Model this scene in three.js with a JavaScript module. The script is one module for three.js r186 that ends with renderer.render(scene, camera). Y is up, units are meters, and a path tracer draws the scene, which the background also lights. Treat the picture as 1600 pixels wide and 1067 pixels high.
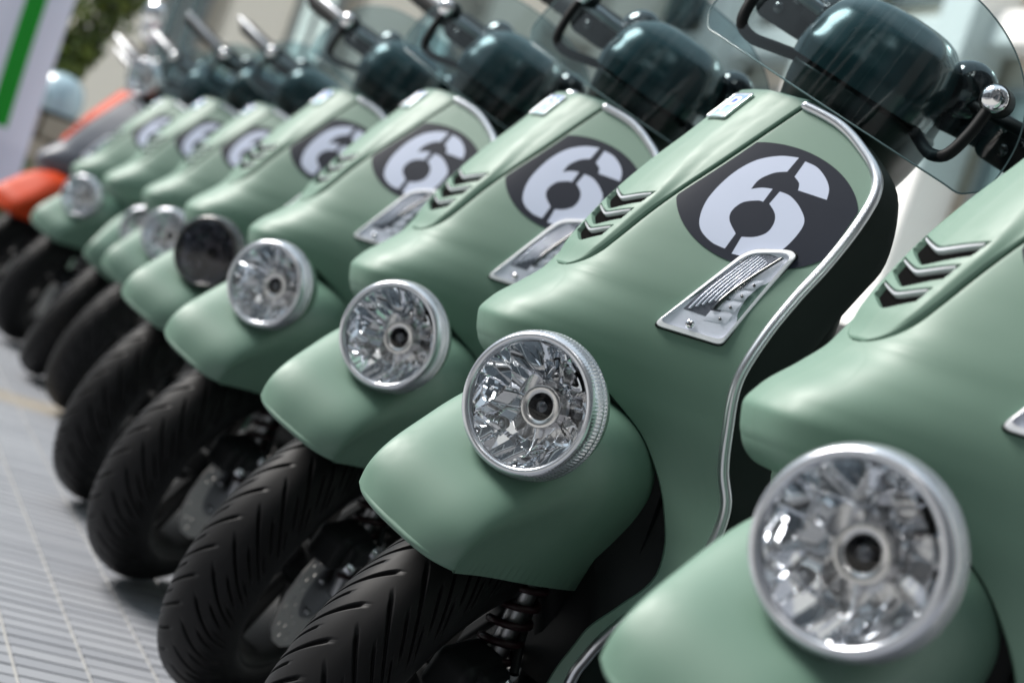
import * as THREE from 'three';
import { RoundedBoxGeometry } from 'three/addons/geometries/RoundedBoxGeometry.js';
import { mergeGeometries, mergeVertices, toCreasedNormals } from 'three/addons/utils/BufferGeometryUtils.js';

// ---------------------------------------------------------------- camera, sky, sun, exposure
const scene = new THREE.Scene();
const camera = new THREE.PerspectiveCamera(23.77, 1600 / 1067, 0.05, 300);
camera.position.set(1.5997, 0.6305, 0.7054);
camera.up.set(-0.14159, 0.94255, 0.30256);
camera.lookAt(1.5997 - 0.917842, 0.6305 - 0.010505, 0.7054 - 0.396807);
camera.focus = 1.56;
camera.userData.fStop = 3.9;

const SKY_W = 512, SKY_H = 256;
const skyData = new Float32Array(SKY_W * SKY_H * 4);
for (let j = 0; j < SKY_H; j++) for (let i = 0; i < SKY_W; i++) {
  const el = (j / (SKY_H - 1) - 0.5) * Math.PI, az = i / SKY_W * Math.PI * 2, k = (j * SKY_W + i) * 4;
  const s = Math.max(0, Math.sin(el));
  const soft = 0.06 * Math.sin(az * 3 + 2 * s) * Math.sin(el * 7 + 1) + 0.05 * Math.sin(az * 5 - 3 * el * 2);
  const L = (el >= 0 ? 0.25 + 0.38 * s ** .8 : 0.12) * (1 + soft * (el > 0 ? 1 : 0));
  skyData[k] = L * 0.84; skyData[k + 1] = L * 0.99; skyData[k + 2] = L * 1.09; skyData[k + 3] = 1;
}
const sky = new THREE.DataTexture(skyData, SKY_W, SKY_H, THREE.RGBAFormat, THREE.FloatType);
sky.mapping = THREE.EquirectangularReflectionMapping; sky.magFilter = sky.minFilter = THREE.LinearFilter; sky.needsUpdate = true;
scene.background = sky; scene.environment = sky;

const sun = new THREE.DirectionalLight(0xfffaf4, 4.4);
sun.position.set(-5.9, 8.4, 6.0); sun.target.position.set(-1.5, 0.4, 0);
sun.castShadow = true; sun.shadow.radius = 48; sun.shadow.mapSize.set(2048, 2048);
Object.assign(sun.shadow.camera, { left: -14, right: 14, top: 14, bottom: -14, near: 0.1, far: 60 });
scene.add(sun, sun.target);

const renderer = new THREE.WebGLRenderer({ antialias: true });
renderer.setSize(1024, 682);
renderer.toneMapping = THREE.LinearToneMapping;
renderer.toneMappingExposure = 1.65;
renderer.shadowMap.enabled = true;

// ---------------------------------------------------------------- helpers
let seed = 7;
const rnd = () => { seed = (seed * 1664525 + 1013904223) >>> 0; return seed / 4294967296; };
const clamp = (x, a, b) => Math.min(b, Math.max(a, x));
const sstep = (a, b, x) => { const t = clamp((x - a) / (b - a), 0, 1); return t * t * (3 - 2 * t); };
const lerp = (a, b, t) => a + (b - a) * t;
function pch(pts) {                                   // monotone curve through points
  pts = pts.slice().sort((a, b) => a[0] - b[0]);
  const n = pts.length, X = pts.map(p => p[0]), Y = pts.map(p => p[1]), h = [], m = [], t = [];
  for (let i = 0; i < n - 1; i++) { h[i] = X[i + 1] - X[i]; m[i] = (Y[i + 1] - Y[i]) / h[i]; }
  t[0] = m[0]; t[n - 1] = m[n - 2];
  for (let i = 1; i < n - 1; i++) t[i] = m[i - 1] * m[i] <= 0 ? 0 : 3 * (h[i - 1] + h[i]) / ((2 * h[i] + h[i - 1]) / m[i - 1] + (h[i] + 2 * h[i - 1]) / m[i]);
  return x => {
    let i = 0; while (i < n - 2 && x > X[i + 1]) i++;
    const s = clamp((x - X[i]) / h[i], -0.5, 1.5), a = s * s, b = a * s;
    return (2 * b - 3 * a + 1) * Y[i] + (b - 2 * a + s) * h[i] * t[i] + (3 * a - 2 * b) * Y[i + 1] + (b - a) * h[i] * t[i + 1];
  };
}
// grid surface: f(u, v) -> [x, y, z], u and v in 0..1
function grid(nu, nv, f, flip = false, uvf = null) {
  const pos = [], uv = [], idx = [];
  for (let j = 0; j <= nv; j++) for (let i = 0; i <= nu; i++) {
    const u = i / nu, v = j / nv; pos.push(...f(u, v)); uv.push(...(uvf ? uvf(u, v) : [u, v]));
  }
  for (let j = 0; j < nv; j++) for (let i = 0; i < nu; i++) {
    const a = j * (nu + 1) + i, b = a + 1, c = a + nu + 1, d = c + 1;
    if (flip) idx.push(a, c, b, b, c, d); else idx.push(a, b, c, b, d, c);
  }
  const g = new THREE.BufferGeometry();
  g.setAttribute('position', new THREE.Float32BufferAttribute(pos, 3));
  g.setAttribute('uv', new THREE.Float32BufferAttribute(uv, 2));
  g.setIndex(idx); g.computeVertexNormals(); return g;
}
const V = (x, y, z) => new THREE.Vector3(x, y, z);
function tube(pts, r, seg = 40, rad = 10, closed = false) {
  return new THREE.TubeGeometry(new THREE.CatmullRomCurve3(pts.map(p => V(...p)), closed, 'centripetal'), seg, r, rad, closed);
}
function capsuleTube(pts, r, seg = 30, rad = 12) {   // tube with rounded ends
  const a = V(...pts[0]), b = V(...pts[pts.length - 1]);
  return merge([tube(pts, r, seg, rad), new THREE.SphereGeometry(r, rad, 8).translate(a.x, a.y, a.z), new THREE.SphereGeometry(r, rad, 8).translate(b.x, b.y, b.z)]);
}
function lathe(pts, seg = 48) { return new THREE.LatheGeometry(pts.map(p => new THREE.Vector2(p[0], p[1])), seg); }
const latheZ = (pts, seg) => lathe(pts, seg).rotateX(Math.PI / 2);      // lathe axis to +z (profile y -> z)
const latheX = (pts, seg) => lathe(pts, seg).rotateZ(-Math.PI / 2);     // profile y -> +x
const rbox = (w, h, d, r = 0.004, s = 2) => new RoundedBoxGeometry(w, h, d, s, r);
function merge(list) {
  return mergeGeometries(list.map(g => { const q = g.index ? g.toNonIndexed() : g; for (const k of Object.keys(q.attributes)) if (!['position', 'normal', 'uv'].includes(k)) q.deleteAttribute(k); return q; }));
}
const crease = (g, a) => toCreasedNormals(g.scale(1000, 1000, 1000), a).scale(.001, .001, .001);   // its vertex matching is coarser than a metre-scale model needs
function mesh(name, geo, mat, parent) {
  const m = new THREE.Mesh(geo, mat); m.name = name; m.castShadow = m.receiveShadow = true; if (parent) parent.add(m); return m;
}
const used = {};
function numbered(name) { const n = used[name] = (used[name] ?? -1) + 1; return n ? `${name}_${String(n).padStart(3, '0')}` : name; }
function thing(name, label, category, pos = [0, 0, 0], turn = 0, group = null) {
  const o = new THREE.Group(); o.name = numbered(name); scene.add(o); o.position.set(...pos); o.rotation.y = turn;
  o.userData = { label, category }; if (group) o.userData.group = group; return o;
}
function struct(name, geo, mat) { const m = mesh(name, geo, mat, scene); m.userData = { kind: 'structure' }; return m; }
// value noise texture
function noise2(seedN) {
  const P = new Float32Array(256 * 256); let s = seedN >>> 0;
  for (let i = 0; i < P.length; i++) { s = (s * 1664525 + 1013904223) >>> 0; P[i] = s / 4294967296; }
  return (x, y, per = 256) => {
    const xi = Math.floor(x), yi = Math.floor(y), fx = x - xi, fy = y - yi, ux = fx * fx * (3 - 2 * fx), uy = fy * fy * (3 - 2 * fy);
    const q = (a, b) => P[(((b % per) + per) % per) * 256 + (((a % per) + per) % per)];
    return lerp(lerp(q(xi, yi), q(xi + 1, yi), ux), lerp(q(xi, yi + 1), q(xi + 1, yi + 1), ux), uy);
  };
}
const nA = noise2(11), nB = noise2(23);
function dataTex(n, f, srgb = false) {
  const d = new Uint8Array(n * n * 4);
  for (let j = 0; j < n; j++) for (let i = 0; i < n; i++) { const c = f(i / n, j / n), k = (j * n + i) * 4; for (let q = 0; q < 3; q++) d[k + q] = clamp(Math.round((c.length ? c[q] : c) * 255), 0, 255); d[k + 3] = 255; }
  const t = new THREE.DataTexture(d, n, n, THREE.RGBAFormat); t.wrapS = t.wrapT = THREE.RepeatWrapping; t.magFilter = THREE.LinearFilter; t.minFilter = THREE.LinearMipmapLinearFilter; t.generateMipmaps = true;
  if (srgb) t.colorSpace = THREE.SRGBColorSpace; t.needsUpdate = true; return t;
}
const fbm = (x, y, per) => nA(x * per, y * per, per) * 0.5 + nB(x * per * 2, y * per * 2, per * 2) * 0.3 + nA(x * per * 4, y * per * 4, Math.min(256, per * 4)) * 0.2;

// ---------------------------------------------------------------- materials
const lin = (r, g, b) => new THREE.Color().setRGB(r, g, b);
const std = (c, rough, metal = 0, extra = {}) => new THREE.MeshStandardMaterial({ color: lin(...c), roughness: rough, metalness: metal, side: THREE.DoubleSide, ...extra });
const phys = (c, rough, metal = 0, extra = {}) => new THREE.MeshPhysicalMaterial({ color: lin(...c), roughness: rough, metalness: metal, side: THREE.DoubleSide, ...extra });
const roughTex = dataTex(256, (u, v) => 0.72 + 0.28 * fbm(u, v, 16));
const fineTex = dataTex(256, (u, v) => 0.5 + 0.5 * (fbm(u, v, 64) - 0.5));
const M = {
  dark: phys([0.003, 0.003, 0.003], 0.9, 0, { specularIntensity: 0.05 }),
  paint: phys([0.094, 0.178, 0.133], 0.66, 0, { roughnessMap: roughTex, ior: 1.66 }),
  chrome: std([0.78, 0.79, 0.82], 0.12, 1),
  recess: phys([0.22, 0.23, 0.26], 0.25, 0.5),
  ribClear: phys([0.62, 0.64, 0.70], 0.22, 0.3, { clearcoat: .6 }),
  ventTrim: phys([0.70, 0.72, 0.76], 0.4, 0.5),
  leverGrey: std([0.40, 0.41, 0.43], 0.35, 1),
  satin: std([0.62, 0.64, 0.68], 0.3, 1),
  dullMetal: std([0.35, 0.36, 0.38], 0.45, 1, { roughnessMap: roughTex }),
  rimGrey: phys([0.58, 0.60, 0.65], 0.22, 0.8, { clearcoat: 0.6, clearcoatRoughness: 0.1 }),
  black: phys([0.006, 0.007, 0.008], 0.55, 0, { specularIntensity: 0.4 }),
  blackGloss: phys([0.006, 0.008, 0.01], 0.12, 0, { clearcoat: 1, clearcoatRoughness: 0.04 }),
  headset: phys([0.007, 0.016, 0.013], 0.36, 0, { specularIntensity: .6 }),
  cowl: phys([0.010, 0.038, 0.041], 0.24, 0, { clearcoat: .5, clearcoatRoughness: 0.12 }),
  inner: phys([0.007, 0.014, 0.012], 0.5, 0, { specularIntensity: .5 }),
  rubber: phys([0.0085, 0.0085, 0.0095], 0.62, 0, { roughnessMap: roughTex, specularIntensity: 0.36 }),
  grip: std([0.012, 0.012, 0.013], 0.7),
  glass: phys([0.97, 0.985, 1], 0.02, 0, { transmission: 1, thickness: 0, ior: 1.45 }),
  smokedGlass: phys([0.26, 0.26, 0.29], 0.03, 0, { transmission: 1, thickness: 0, ior: 1.45 }),
  screen: phys([0.50, 0.62, 0.65], 0.015, 0, { transmission: 1, thickness: 0, ior: 1.5 }),
  mirror: std([0.88, 0.89, 0.91], 0.03, 1),
  bulb: phys([0.05, 0.055, 0.065], 0.08, 0.4, { clearcoat: 1 }),
  bulbRing: std([0.66, 0.64, 0.63], 0.22, 1),
  lensClear: phys([0.9, 0.92, 0.96], 0.06, 0, { transmission: 1, thickness: 0, ior: 1.45 }),
  signalWhite: phys([0.84, 0.85, 0.90], 0.28, 0, { clearcoat: 0.7 }),
  disc: std([0.62, 0.61, 0.60], 0.4, .45, { roughnessMap: roughTex }),
  seat: std([0.02, 0.017, 0.015], 0.6, 0, { bumpMap: fineTex, bumpScale: 0.0006 }),
  redSpring: phys([0.016, 0.005, 0.007], 0.4, 0, { specularIntensity: .5 }),
};

// ---------------------------------------------------------------- scooter shapes (x = scooter's left, y up, z forward, origin under the front axle)
const STEER = 43.85 * Math.PI / 180, RAKE = 26 * Math.PI / 180;
const steerQ = new THREE.Quaternion().setFromAxisAngle(V(0, Math.cos(RAKE), -Math.sin(RAKE)), STEER);
const steerO = V(0, 0.235, -0.018);
const steerP = steerO.clone().sub(steerO.clone().applyQuaternion(steerQ));
const steered = m => { m.quaternion.copy(steerQ); m.position.copy(steerP); return m; };
const HZ = -.31;                                          // the steering head at handlebar height
const headO = V(0, 1.0, HZ), headP = headO.clone().sub(headO.clone().applyQuaternion(steerQ));
const headed = m => { m.quaternion.copy(steerQ); m.position.copy(headP); return m; };

const zb = pch([[.28, .035], [.33, .045], [.36, .045], [.4, .027], [.44, -.010], [.48, -.027], [.52, -.031], [.6, -.016], [.66, -.008], [.712, -.0165], [.774, -.0425], [.85, -.0865], [.92, -.1345], [.97, -.169]]);
const nose = pch([[.3, 0], [.56, .01], [.6, .057], [.616, .0645], [.632, .066], [.65, .055], [.68, .026], [.705, .008], [.74, 0], [1, 0]]);
const fall = x => { const a = Math.abs(x) - .053; return 1.08 * (Math.sqrt(a * a + 4.84e-4) + a - (Math.sqrt(.053 ** 2 + 4.84e-4) - .053)) / 2; };
const S = (x, y) => zb(y) - fall(x) + nose(y) * Math.exp(-((Math.abs(x) / .092) ** 3));
const nrm = (x, y) => { const e = 1e-4, a = (S(x + e, y) - S(x - e, y)) / 2e-4, b = (S(x, y + e) - S(x, y - e)) / 2e-4; return V(-a, -b, 1).normalize(); };
const onS = (x, y, off = 0) => { const n = nrm(x, y); return [x + n.x * off, y + n.y * off, S(x, y) + n.z * off]; };
const edgeW = pch([[.28, .172], [.33, .182], [.36, .190], [.4, .196], [.46, .1975], [.519, .1969], [.558, .1896], [.596, .1882], [.648, .1876], [.688, .1904], [.739, .193], [.792, .1929], [.845, .1861], [.884, .1755], [.9016, .1646], [.9224, .143], [.946, .1084], [.952, .0923], [.9565, .074], [.962, .035]]);
const archW = pch([[.28, .158], [.36, .178], [.41, .186], [.44, .180], [.465, .1715], [.506, .156], [.54, .142], [.567, .1287], [.586, .1144], [.6045, .100], [.608, .0965]]);
const YTOP = .961, YMID = .608;

function legShieldGeo() {
  const list = [];
  const rowY = v => v < .22 ? lerp(YMID, CY0 - .001, v / .22) : v < .5 ? lerp(CY0 - .001, .732, ((v - .22) / .28) ** 1.5) : lerp(.732, YTOP, 1 - (1 - (v - .5) / .5) ** 1.25);
  list.push(grid(240, 210, (u, v) => {                      // the front face, with a sunk bed for the horn cover; grid lines follow the seam
    const y = rowY(v), w = edgeW(y), c = Math.min(w - .004, Math.max(.006, coverW(y < CY0 ? 2 * CY0 - y : y))), a = Math.abs(u * 2 - 1), sg = u < .5 ? -1 : 1;
    const x = sg * (a < .34 ? a / .34 * (c - .0022) : a < .44 ? lerp(c - .0022, c + .0008, (a - .34) / .10) : lerp(c + .0008, w, (a - .44) / .56));
    const k = y >= CY0 ? sstep(-.0008, .0018, Math.min(c - Math.abs(x), (y - CY0) * 2 - .0006)) : 0;
    return [x, y, S(x, y) - .014 * k];
  }));
  for (const s of [-1, 1]) list.push(grid(16, 50, (u, v) => { const y = lerp(.285, YMID, v), x = s * lerp(archW(y), edgeW(y), u); return [x, y, S(x, y)]; }, s < 0));
  // rounded lip of the wheel arch, returning inwards
  for (const s of [-1, 1]) list.push(grid(8, 40, (u, v) => { const y = lerp(.285, YMID, v), a = u * Math.PI / 2, x0 = archW(y), z0 = S(x0, y), r = .012; return u < .8 ? [s * (x0 - r * Math.sin(a * 1.25)), y, z0 - r * (1 - Math.cos(a * 1.25))] : [s * (x0 - r), y, z0 - r - (u - .8) * .3]; }, s > 0));
  list.push(grid(60, 20, (u, v) => { const x = (u * 2 - 1) * .096, z0 = S(x, YMID), a = Math.min(1, v / .6) * Math.PI / 2, r = .012 + .020 * (1 - (x / .096) ** 4); const a0 = .44, b = lerp(a0, Math.PI / 2, Math.min(1, v / .6)), yE = YMID - r * (1 - Math.sin(a0)), zE = z0 - r * Math.cos(a0); return v <= .6 ? [x, YMID - r * (Math.sin(b) - Math.sin(a0)), z0 - r * (Math.cos(a0) - Math.cos(b))] : [x, yE - (v - .6) * .02, zE - (v - .6) * .35]; }, true));
  return crease(merge(list), 0.9);
}
// horn cover: raised centre panel with three chevron louvres
const coverW = pch([[.7085, .0005], [.7093, .009], [.7115, .0185], [.7155, .0275], [.7225, .0365], [.732, .0430], [.742, .0470], [.778, .0547], [.821, .0615], [.8666, .0688], [.915, .0727], [.9565, .0762], [.966, .077]]);
const CY0 = .7085, CY1 = .9640;
const ridge = (x, y) => { const w = coverW(y), k = 1 - sstep(.795, .90, y); return .0012 + .0036 * (1 - sstep(lerp(.36, .80, k) * w, lerp(.74, .97, k) * w, Math.abs(x))) * sstep(.713, .738, y); };
const VENTS = [[.7905, .0430, .0096], [.7682, .0385, .0092], [.7462, .0330, .0086]];
function chevron(x, y, [vy, hw, hh]) {                     // signed distance-like: > 0 inside
  const t = Math.abs(x) / hw, c = vy + .33 * Math.max(0, Math.sqrt(x * x + 16e-6) - .004), h = hh * (1 - .25 * t);
  return Math.min(h - Math.abs(y - c - .001), (hw - Math.abs(x) + (y - c) * .25) * .9);
}
const coverZ = (x, y, dent = true) => {
  const w = coverW(y), e = Math.min(w - .0014 - Math.abs(x), y - CY0 - .0006);
  let o = ridge(x, y) * sstep(.0002, .0030, e) - .008 * (1 - sstep(-.0002, .0009, e));
  if (dent) for (const v of VENTS) o -= .0065 * sstep(-.0004, .0006, chevron(x, y, v));
  return o;
};
function hornCoverGeo() {
  const g = grid(150, 360, (u, v) => {
    const y = v < .10 ? lerp(CY0, .722, (v / .10) ** 1.6) : v < .68 ? lerp(.722, .822, (v - .10) / .58) : lerp(.822, CY1, (v - .68) / .32), x = Math.sin((u - .5) * Math.PI * .94) / Math.sin(.47 * Math.PI) * (coverW(y) - .0010);
    return onS(x, y, coverZ(x, y));
  });
  const top = grid(30, 6, (u, v) => { const x = (u * 2 - 1) * .0755, p = onS(x, CY1, coverZ(x, CY1) - .001); const a = v * Math.PI / 2; return [p[0] * (1 - .06 * v), p[1] + .005 * Math.sin(a), p[2] - .03 * (1 - Math.cos(a)) - .010 * Math.sin(a)]; });
  return crease(merge([g, top]), 0.7);
}
function ventGeo(v) { // louvre floor, in the dent
  const [vy, hw, hh] = v;
  return grid(24, 4, (a, b) => { const x = (a * 2 - 1) * hw * 1.05, c = vy + .33 * Math.max(0, Math.sqrt(x * x + 16e-6) - .004) + .001; const y = c + (b * 2 - 1) * hh; return onS(x, y, ridge(x, y) - .0054); });
}
function ventTrimGeo(v) {
  const [vy, hw, hh] = v, list = [];
  const P = (x, k, o) => { const h = hh * (1 - .25 * Math.abs(x) / hw), c = vy + .33 * Math.max(0, Math.sqrt(x * x + 16e-6) - .004) + .001; return onS(x, c + h * k, ridge(x, vy) + o); };
  list.push(grid(30, 5, (a, b) => { const x = (a * 2 - 1) * hw * .97; const prof = [[.86, -.0054], [.85, -.0010], [.80, -.0002], [.62, -.0010], [.56, -.0022], [.55, -.0054]]; const q = prof[Math.round(b * 5)]; return P(x, q[0], q[1]); }));
  return crease(merge(list), 0.6);
}
// number roundel: ellipse laid on the shield by its own plane, cut by the cover seam and the edge trim
const R2 = V(0, .8496, -.52743), R1 = V(.7442, -.3523, -.5675), RN = V(.66795, .39251, .63228);
const RC = V(.125, .834, 0); RC.z = S(RC.x, RC.y);
const RA = .0935, RB = .079;
function planeToS(p, q) {
  const b = RC.clone().addScaledVector(R1, p).addScaledVector(R2, q); let t = 0;
  for (let k = 0; k < 12; k++) { const x = b.x + RN.x * t, y = b.y + RN.y * t, z = b.z + RN.z * t; t += (S(x, y) - z) * .75; }
  return [b.x + RN.x * t, b.y + RN.y * t];
}
function roundelGeo() {
  const pos = [], uv = [], idx = [], NR = 26, NA = 120;
  const okAt = (p, q) => { const [x, y] = planeToS(p, q); return x > coverW(y) + .0025 && x < edgeW(y) - .004; };
  for (let a = 0; a <= NA; a++) {
    const th = a / NA * Math.PI * 2, c = Math.cos(th) * RA - .003, s = Math.sin(th) * RB + .14 * c + .003; let k = 1;
    if (!okAt(c, s)) { let lo = 0, hi = 1; for (let i = 0; i < 18; i++) { const m = (lo + hi) / 2; if (okAt(c * m, s * m)) lo = m; else hi = m; } k = lo; }
    for (let r = 0; r <= NR; r++) { const p = c * k * r / NR, q = s * k * r / NR, [x, y] = planeToS(p, q); pos.push(...onS(x, y, .0008)); uv.push(.5 + p / .2, .5 + q / .2); }
  }
  for (let a = 0; a < NA; a++) for (let r = 0; r < NR; r++) { const i = a * (NR + 1) + r, j = i + NR + 1; idx.push(i, i + 1, j, i + 1, j + 1, j); }
  const g = new THREE.BufferGeometry(); g.setAttribute('position', new THREE.Float32BufferAttribute(pos, 3)); g.setAttribute('uv', new THREE.Float32BufferAttribute(uv, 2)); g.setIndex(idx); g.computeVertexNormals(); return g;
}
const N = 1024;
function canvasTex(w, h, draw) { const c = document.createElement('canvas'); c.width = w; c.height = h; draw(c.getContext('2d'), w, h); const t = new THREE.CanvasTexture(c); t.colorSpace = THREE.SRGBColorSpace; t.anisotropy = 8; return t; }
const sixTex = canvasTex(N, N, (c) => {
  c.fillStyle = '#161c29'; c.fillRect(0, 0, N, N);
  const X = p => N * (.5 + p[0] / 200), Y = p => N * (.5 - p[1] / 200);
  const smooth = pts => { for (let i = 0; i < pts.length - 1; i++) { const a = pts[Math.max(0, i - 1)], b = pts[i], d = pts[i + 1], e = pts[Math.min(pts.length - 1, i + 2)], k = 1 / 6; c.bezierCurveTo(X([b[0] + (d[0] - a[0]) * k]), Y([0, b[1] + (d[1] - a[1]) * k]), X([d[0] - (e[0] - b[0]) * k]), Y([0, d[1] - (e[1] - b[1]) * k]), X(d), Y(d)); } };
  c.fillStyle = '#b2bace';
  c.beginPath();                                        // left body
  let p = [[-18.0, 67.2], [-35.1, 54.6], [-49.4, 33.2], [-55.3, 3.3], [-52.6, -31.0], [-42.7, -54.3], [-29.9, -65.9], [-11.2, -68.6], [4.1, -64.7]];
  c.moveTo(X(p[0]), Y(p[0])); smooth(p);
  p = [[0.1, -44.8], [-15.7, -37.9], [-22.4, -28.0], [-21.3, -13.0], [-11.6, -1.1], [-6.2, 1.8]]; c.lineTo(X(p[0]), Y(p[0])); smooth(p);
  p = [[-10.1, 19.9], [-19.5, 13.4], [-26.7, 4.6]]; c.lineTo(X(p[0]), Y(p[0])); smooth(p);
  p = [[-26.7, 4.6], [-28.7, 19.4], [-23.3, 35.3], [-14.3, 45.7]]; c.lineTo(X(p[0]), Y(p[0])); smooth(p); c.closePath(); c.fill();
  c.beginPath();                                        // tail
  p = [[-9.7, 68.1], [4.7, 70.8], [20.5, 66.8], [32.6, 59.2], [40.4, 47.6]]; c.moveTo(X([[-4.2, 46.2]][0]), Y([[-4.2, 46.2]][0])); c.lineTo(X(p[0]), Y(p[0])); smooth(p);
  p = [[10.5, 36.3], [5.0, 43.4], [-4.2, 46.2]]; c.lineTo(X(p[0]), Y(p[0])); smooth(p); c.closePath(); c.fill();
  c.beginPath();                                        // bowl
  p = [[0.2, 4.3], [12.5, -0.3], [20.2, -9.1], [22.9, -22.2], [17.4, -34.3], [7.2, -43.6]]; c.moveTo(X([[-2.4, 22.5]][0]), Y([[-2.4, 22.5]][0])); c.lineTo(X(p[0]), Y(p[0])); smooth(p);
  p = [[13.4, -64.3], [31.4, -53.2], [46.9, -31.8], [48.5, -10.1], [42.8, 11.7], [27.5, 21.9], [10.1, 25.7], [-2.4, 22.5]]; c.lineTo(X(p[0]), Y(p[0])); smooth(p); c.closePath(); c.fill();
});
M.roundel = phys([1, 1, 1], 0.55, 0, { map: sixTex, specularIntensity: .35 });
const badgeTex = canvasTex(512, 640, (c, w, h) => {
  c.fillStyle = '#dfe6ee'; c.fillRect(0, 0, w, h);
  c.fillStyle = '#7f9bdc'; c.fillRect(26, 26, w - 52, h - 52);
  c.fillStyle = '#a5cfd0'; c.beginPath(); c.moveTo(26, h - 26); c.lineTo(w - 26, h - 26); c.lineTo(w - 26, 200); c.closePath(); c.fill();
  c.strokeStyle = '#f4f7fb'; c.lineWidth = 50; c.beginPath(); c.moveTo(170, 470); c.lineTo(170, 110); c.lineTo(270, 110); c.arc(270, 200, 90, -Math.PI / 2, Math.PI / 2); c.lineTo(190, 290); c.stroke();
  c.fillStyle = '#2b45c4'; c.beginPath(); c.arc(255, 200, 56, 0, 7); c.fill();
  c.fillStyle = '#f2f6f8'; c.font = 'bold 62px sans-serif'; c.textAlign = 'center'; c.fillText('PIAGGIO', w / 2 + 40, h - 70);
});
M.badge = phys([1, 1, 1], 0.12, 0, { map: badgeTex, clearcoat: 1, clearcoatRoughness: 0.03 });

// ---- headlight (local axis +z, front rim at z = 0)
const HR = .0685;
function rimGeo() {                                       // knurled bezel ring
  const n = 360, prof = [[.0585, -.004, 0], [.0592, .0012, 0], [.0612, .0035, 0], [.0645, .0035, 0], [.0672, .0015, 0], [.0688, -.003, .5], [.0698, -.0055, 1], [.0706, -.012, 1], [.0706, -.0132, .2], [.0694, -.0138, 0], [.0694, -.0148, 0], [.0706, -.0154, .2], [.0710, -.021, 1], [.0710, -.0222, 0], [.069, -.024, 0], [.060, -.026, 0]];
  return grid(n, prof.length - 1, (u, v) => { const q = prof[Math.round(v * (prof.length - 1))], a = -u * Math.PI * 2, r = q[0] - q[2] * .0011 * (Math.cos(u * n / 3 * Math.PI * 2) > 0.2 ? 1 : 0); return [r * Math.cos(a), r * Math.sin(a), q[1]]; }, true);
}
function reflectorGeo() {                                 // stepped multi-facet bowl
  const list = [], R = .0588, hash = (a, b) => { const s = Math.sin(a * 127.1 + b * 311.7) * 43758.5453; return s - Math.floor(s); };
  const pos = [], idx = [];
  const nr = 60, na = 220;
  for (let j = 0; j <= nr; j++) for (let i = 0; i < na; i++) {
    const r = lerp(.0165, R, j / nr), a = i / na * Math.PI * 2, x = r * Math.cos(a), y = r * Math.sin(a);
    let z = -.052 + .050 * (r / R) ** 1.7;
    const R2 = (a, b) => hash(a, b) - .5;
    if (y < -.005) { // tall flutes in the lower part, each tilted its own way
      const k = x / .0118 + .4, c = Math.floor(k), f = k - c - .5, m = (y + .006 * R2(c, 4)) / .04, cm = Math.floor(m), fm = m - cm - .5;
      z += f * .0118 * R2(c, 3) * 1.05 + fm * .04 * R2(c, cm + 11) * .5 + .0016 * (.25 - f * f) + .0022 * R2(c, 7);
    } else if (x > -.004) { // splayed wedges on one upper side
      const k = (a + .18 * r / R) / .34, c = Math.floor(k), f = k - c - .5, m = (r + .006 * R2(c, 2)) / .026, cm = Math.floor(m), fm = m - cm - .5;
      z += f * r * .34 * R2(c, cm + 3) * .9 + fm * .026 * R2(c, cm + 9) * .8 + .002 * R2(c, cm + 5);
    } else {             // large plain panels on the other
      const k = (x + y * .35) / .030 + .3, c = Math.floor(k), f = k - c - .5, m = (y - x * .2) / .032 + .2, cm = Math.floor(m), fm = m - cm - .5;
      z += f * .030 * R2(c, cm) * .7 + fm * .032 * R2(c, cm + 2) * .7 + .002 * R2(c, cm + 9);
    }
    if (j === nr) z = Math.min(z, -.002);
    pos.push(x, y, z);
  }
  for (let j = 0; j < nr; j++) for (let i = 0; i < na; i++) { const a = j * na + i, b = j * na + (i + 1) % na, c = a + na, d = b + na; idx.push(a, c, b, b, c, d); }
  const g = new THREE.BufferGeometry(); g.setAttribute('position', new THREE.Float32BufferAttribute(pos, 3)); g.setAttribute('uv', new THREE.Float32BufferAttribute(pos.flatMap((_, i) => i % 3 ? [] : [pos[i] * 10, pos[i + 1] * 10]), 2)); g.setIndex(idx); g.computeVertexNormals();
  return crease(g, 0.35);
}
// ---- front fender
function spline(pts) {                                 // natural cubic spline, smooth in curvature
  const n = pts.length - 1, x = pts.map(p => p[0]), y = pts.map(p => p[1]), h = [], al = [0], l = [1], mu = [0], z = [0], c = Array(n + 1).fill(0), b = [], d = [];
  for (let i = 0; i < n; i++) h[i] = x[i + 1] - x[i];
  for (let i = 1; i < n; i++) { al[i] = 3 * ((y[i + 1] - y[i]) / h[i] - (y[i] - y[i - 1]) / h[i - 1]); l[i] = 2 * (x[i + 1] - x[i - 1]) - h[i - 1] * mu[i - 1]; mu[i] = h[i] / l[i]; z[i] = (al[i] - h[i - 1] * z[i - 1]) / l[i]; }
  for (let i = n - 1; i >= 0; i--) { c[i] = (z[i] || 0) - (mu[i] || 0) * c[i + 1]; b[i] = (y[i + 1] - y[i]) / h[i] - h[i] * (c[i + 1] + 2 * c[i]) / 3; d[i] = (c[i + 1] - c[i]) / 3 / h[i]; }
  return t => { let i = 0; while (i < n - 1 && t > x[i + 1]) i++; const q = t - x[i]; return y[i] + b[i] * q + c[i] * q * q + d[i] * q ** 3; };
}
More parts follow.
